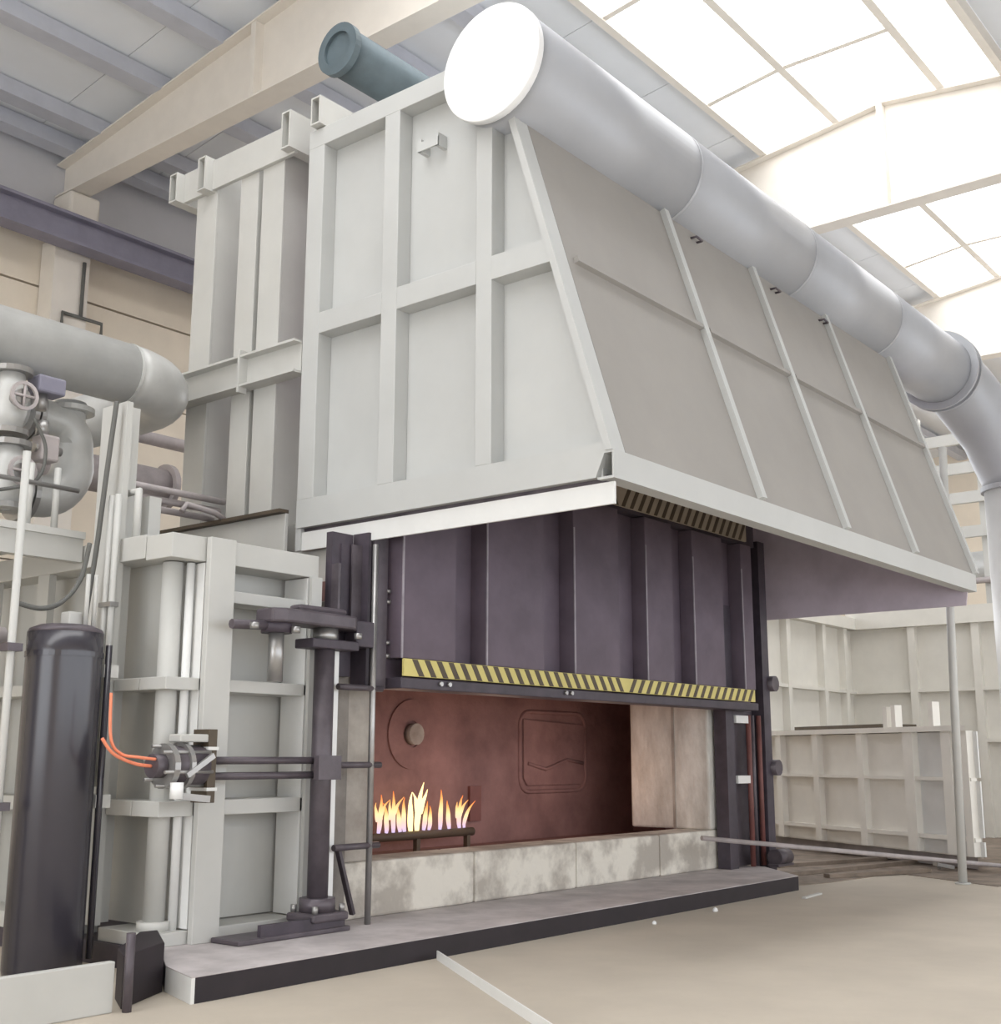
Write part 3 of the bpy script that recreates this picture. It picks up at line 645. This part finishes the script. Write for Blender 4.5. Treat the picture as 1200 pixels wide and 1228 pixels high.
fm2 = emit('flame_core', (1.0, .80, .36), 2.4); M['flame2'] = fm2
def flame(x, y, z, h, r, lean, m_, forks):
    mb = MB()
    def tongue(bx, by, bz, h, r, lx, ph):
        pts = []; rs = []
        for i in range(9):
            t = i/8; wob = .035*math.sin(t*6+ph)*t
            pts.append((bx + lx*t*t*h + wob, by + .02*math.sin(t*5+ph), bz + h*t))
            rs.append(max(r*(math.sin(math.pi*min(1, .18+t*.82))**.8)*(1-.35*t), .003))
        mb.tube(pts, rs, 10)
    tongue(x, y, z, h, r, lean, x*7)
    for f in forks: tongue(x+f[0], y, z+f[1]*h, h*f[2], r*.7, f[3], x*5+1)
    return obj('flame', mb, m_, gb)
FL = [(4.95,.46,.05,.05),(5.08,.36,.05,-.1),(5.2,.5,.05,.08),(5.33,.34,.05,-.05),(5.42,.42,.05,.05),(5.56,.48,.06,.0),
      (5.70,.60,.065,.12),(5.84,.36,.05,.05),(5.94,.30,.045,-.05),(6.14,.50,.05,.1),(6.32,.36,.05,.02),(6.56,.42,.05,.15),(6.68,.34,.04,.55)]
for i, (x, h, r, ln) in enumerate(FL):
    flame(5.15+(x-4.95)*.86-.28, 3.1, .74, h*.92, r*.66, ln, 'flame2' if i in (5, 6) else 'flame', [(.04, .35, .5, .5), (-.03, .3, .5, -.2)] if i in (0, 2, 6, 11) else [])
for x in (4.4, 6.2, 8.4):  # warm chamber lamps; the rightmost is added fill away from any flame
    l = bpy.data.lights.new('chamber_fill_light', 'POINT'); l.energy = 12 if x < 8 else 9; l.color = (1.0, .66, .50); l.shadow_soft_size = .25
    o = bpy.data.objects.new('chamber_fill_light', l); COL.objects.link(o); o.parent = gb; o.location = Vector((x, 2.5, 1.4)) - WL[gb.name]

# ================================================================== RIGHT BACKGROUND
A = Vector((15.15, 3.2, 0)); Bp = Vector((12.76, -.96, 0)); D = (Bp-A); Ln = D.length + .06; D.normalize(); N = Vector((-D.y, D.x, 0))
if N.dot(CAM-A) < 0: N = -N
def P3(s, n, z): return A + D*s + N*n + Vector((0, 0, z))
def obox(s0, s1, n0, n1, z0, z1):
    vs = [P3(s, n, z) for z in (z0, z1) for s, n in ((s0, n0), (s1, n0), (s1, n1), (s0, n1))]
    return MB().add(vs, [(0,3,2,1),(4,5,6,7),(0,1,5,4),(1,2,6,5),(2,3,7,6),(3,0,4,7)])
lb = thing('furnace_car', P3(2.4, 0, 0), 'long pale ribbed steel car body low in the right background', 'furnace car')
def swedge(s0, s1, n0, n1, z0, z1, k=1.15):
    vs = [P3(s, n, z) for z in (z0, z1) for s, n in ((s0, n0), (s1-k*(n1-n0), n0), (s1, n1), (s0, n1))]
    return MB().add(vs, [(0,3,2,1),(4,5,6,7),(0,1,5,4),(1,2,6,5),(2,3,7,6),(3,0,4,7)])
obj('body', swedge(-.6, Ln, -1.3, -.04, .2, 1.95), 'bgpaint', lb)
bays = [-.34, .02, 1.12, 2.32, 3.45, 4.3, Ln+.04]
for i in range(6):
    for z0, z1 in ((.48, 1.26), (1.31, 1.96), (.22, .42)):
        obj('panel', obox(bays[i]+.05, bays[i+1]+.02, -.04, -.015, z0, z1), 'white' if i > 3 else 'bgpaint', lb)
for s, wd in ((-.5, .16), (.02, .16), (1.12, .15), (2.32, .15), (3.45, .22), (4.3, .2), (Ln-.16, .14)):
    obj('rib', obox(s, s+wd, -.02, .10, .22, 1.97), 'bgpaint', lb)
for z, t in ((1.26, .05), (.42, .06)): obj('ledge', obox(-.6, Ln, -.02, .085, z, z+t), 'bgpaint', lb)
obj('top_rim', swedge(-.6, Ln, -1.3, .13, 1.97, 2.05), 'bgpaint', lb)
obj('undercarriage', swedge(-.6, Ln-.3, -1.1, -.2, 0.02, .2), 'toppl', lb)
for s, h in ((3.0, .32), (3.2, .34), (4.05, .36)): obj('top_lug', obox(s, s+.1, -.05, .08, 2.05, 2.05+h), 'bgpaint', lb)
obj('cover_plate', obox(.2, 2.6, -.9, -.2, 2.06, 2.12), 'hblack', lb)
C2 = CAM + Vector((22.5/23.01*1, 0, 0))*0
CX, CY = 20.6, 4.0
uw = thing('second_furnace', (20.6, 4.0, 0), 'pale ribbed walls of a second furnace in the right background', 'furnace')
obj('left_wall', B(15.6, CX+.2, CY+.1, CY+.2, 0, 4.55), 'bgpaint2', uw)
obj('right_wall', B(CX+.1, CX+.2, -3.2, CY+.1, 0, 4.55), 'bgpaint2', uw)
obj('left_top_beam', B(15.6, CX, CY-.12, CY+.1, 4.35, 4.6), 'bgpaint2', uw)
obj('right_top_beam', B(CX-.12, CX+.1, -3.2, CY+.1, 4.35, 4.72), 'bgpaint2', uw)
for x in (16.0, 17.2, 18.9, 20.0): obj('rib', B(x, x+.16, CY-.05, CY+.1, 0, 4.35), 'bgpaint2', uw)
for y in (2.6, 1.25, -.1, -1.3): obj('rib', B(CX-.05, CX+.1, y, y+.16, 0, 4.35), 'bgpaint2', uw)
for z in (2.95, 1.9):
    obj('ledge', B(15.6, CX, CY-.04, CY+.1, z, z+.07), 'bgpaint2', uw); obj('ledge', B(CX-.04, CX+.1, -3.2, CY, z, z+.07), 'bgpaint2', uw)
# steelwork between the hood and the down pipe
sw = thing('pipe_rack', (22.6, 2.5, 0), 'pale steel pipe rack beyond the hood at the right', 'rack')
for z in (8.7, 8.0, 7.3, 6.5): obj('rail', B(22.5, 22.62, .1, 4.9, z, z+.26), 'paint', sw)
for y in (2.95, 1.5, .2): obj('upright', B(22.64, 22.8, y, y+.18, 0, 9.5), 'paint', sw)
obj('tank', MB().tube([(23.2, -.6, 5.9), (23.2, 2.2, 5.9)], .36, 20), 'pipe', sw)
obj('brace', MB().tube([(22.56, .2, 5.5), (22.56, 2.9, 5.5)], .07, 8), 'toppl', sw)
# thin post by the hood corner
tp = thing('prop_post', (11.05, -1.3, 0), 'thin pale vertical prop post at the right end of the hood', 'post')
obj('pipe', MB().tube([(11.05, -1.3, 0), (11.62, -1.25, 5.9)], .055, 12), 'paint', tp)
obj('foot', MB().tube([(11.05, -1.3, 0), (11.05, -1.3, .02)], .10, 14), 'paint', tp)
# floor bits
ab = thing('angle_bar', (1.5, -1.3, 0), 'long white steel angle bar lying on the floor in front', 'bar')
a = Vector((2.36, -.05, 0)); d = (Vector((.97, -2.08, 0))-a).normalized(); e = a + d*4.6; sd = Vector((-d.y, d.x, 0))
obj('flat', MB().bar(a+Vector((0,0,.006))+sd*.035, e+Vector((0,0,.006))+sd*.035, .07, .012), 'white', ab)
obj('upstand', MB().bar(a+Vector((0,0,.035)), e+Vector((0,0,.035)), .012, .07), 'white', ab)
tag(obj('pole', MB().tube([(8.2, .86, .62), (13.3, -1.35, .06)], .03, 10), 'toppl'), 'long thin brown pole leaning from the furnace mouth to the track bed', 'pole')
for i, (x, y, x2, y2, wd) in enumerate(((10.4, .9, 13.6, .3, .16), (10.6, .35, 12.3, -.4, .12), (11.6, 1.6, 13.9, .9, .2))):
    tag(obj('plank', MB().bar((x, y, .035), (x2, y2, .035), wd, .05), 'dirt'), ['brown plank on the track bed nearest the guide post', 'short brown plank on the track bed near the thin post', 'wide brown plank on the track bed beside the ribbed car'][i], 'plank', 'planks on the track bed')
tag(obj('bracket_scrap', MB().bar((12.6, -.4, .1), (12.85, -.55, .05), .1, .05).bar((12.75, -.4, .04), (12.95, -.3, .12), .04, .04), 'steel'), 'shiny scrap bracket lying at the foot of the ribbed car', 'scrap')
for i, (x, y, r, lb_) in enumerate(((5.25, -.28, .022, 'tiny white stone on the floor before the apron middle'), (6.5, -.25, .028, 'tiny white stone on the floor right of the other stone'))):
    mb = MB().tube([(x, y, 0), (x, y, r*.5), (x+.003, y, r*1.2), (x, y, r*1.6)], [r*.8, r*1.1, r*.8, r*.2], 7)
    tag(obj('stone', mb, 'cap'), lb_, 'stone', 'stones on the floor')
tag(obj('steel_offcut', MB().bar((8.2, -.45, .012), (8.75, -.40, .012), .05, .02), 'paint'), 'short flat offcut on the floor at the apron right end', 'offcut')
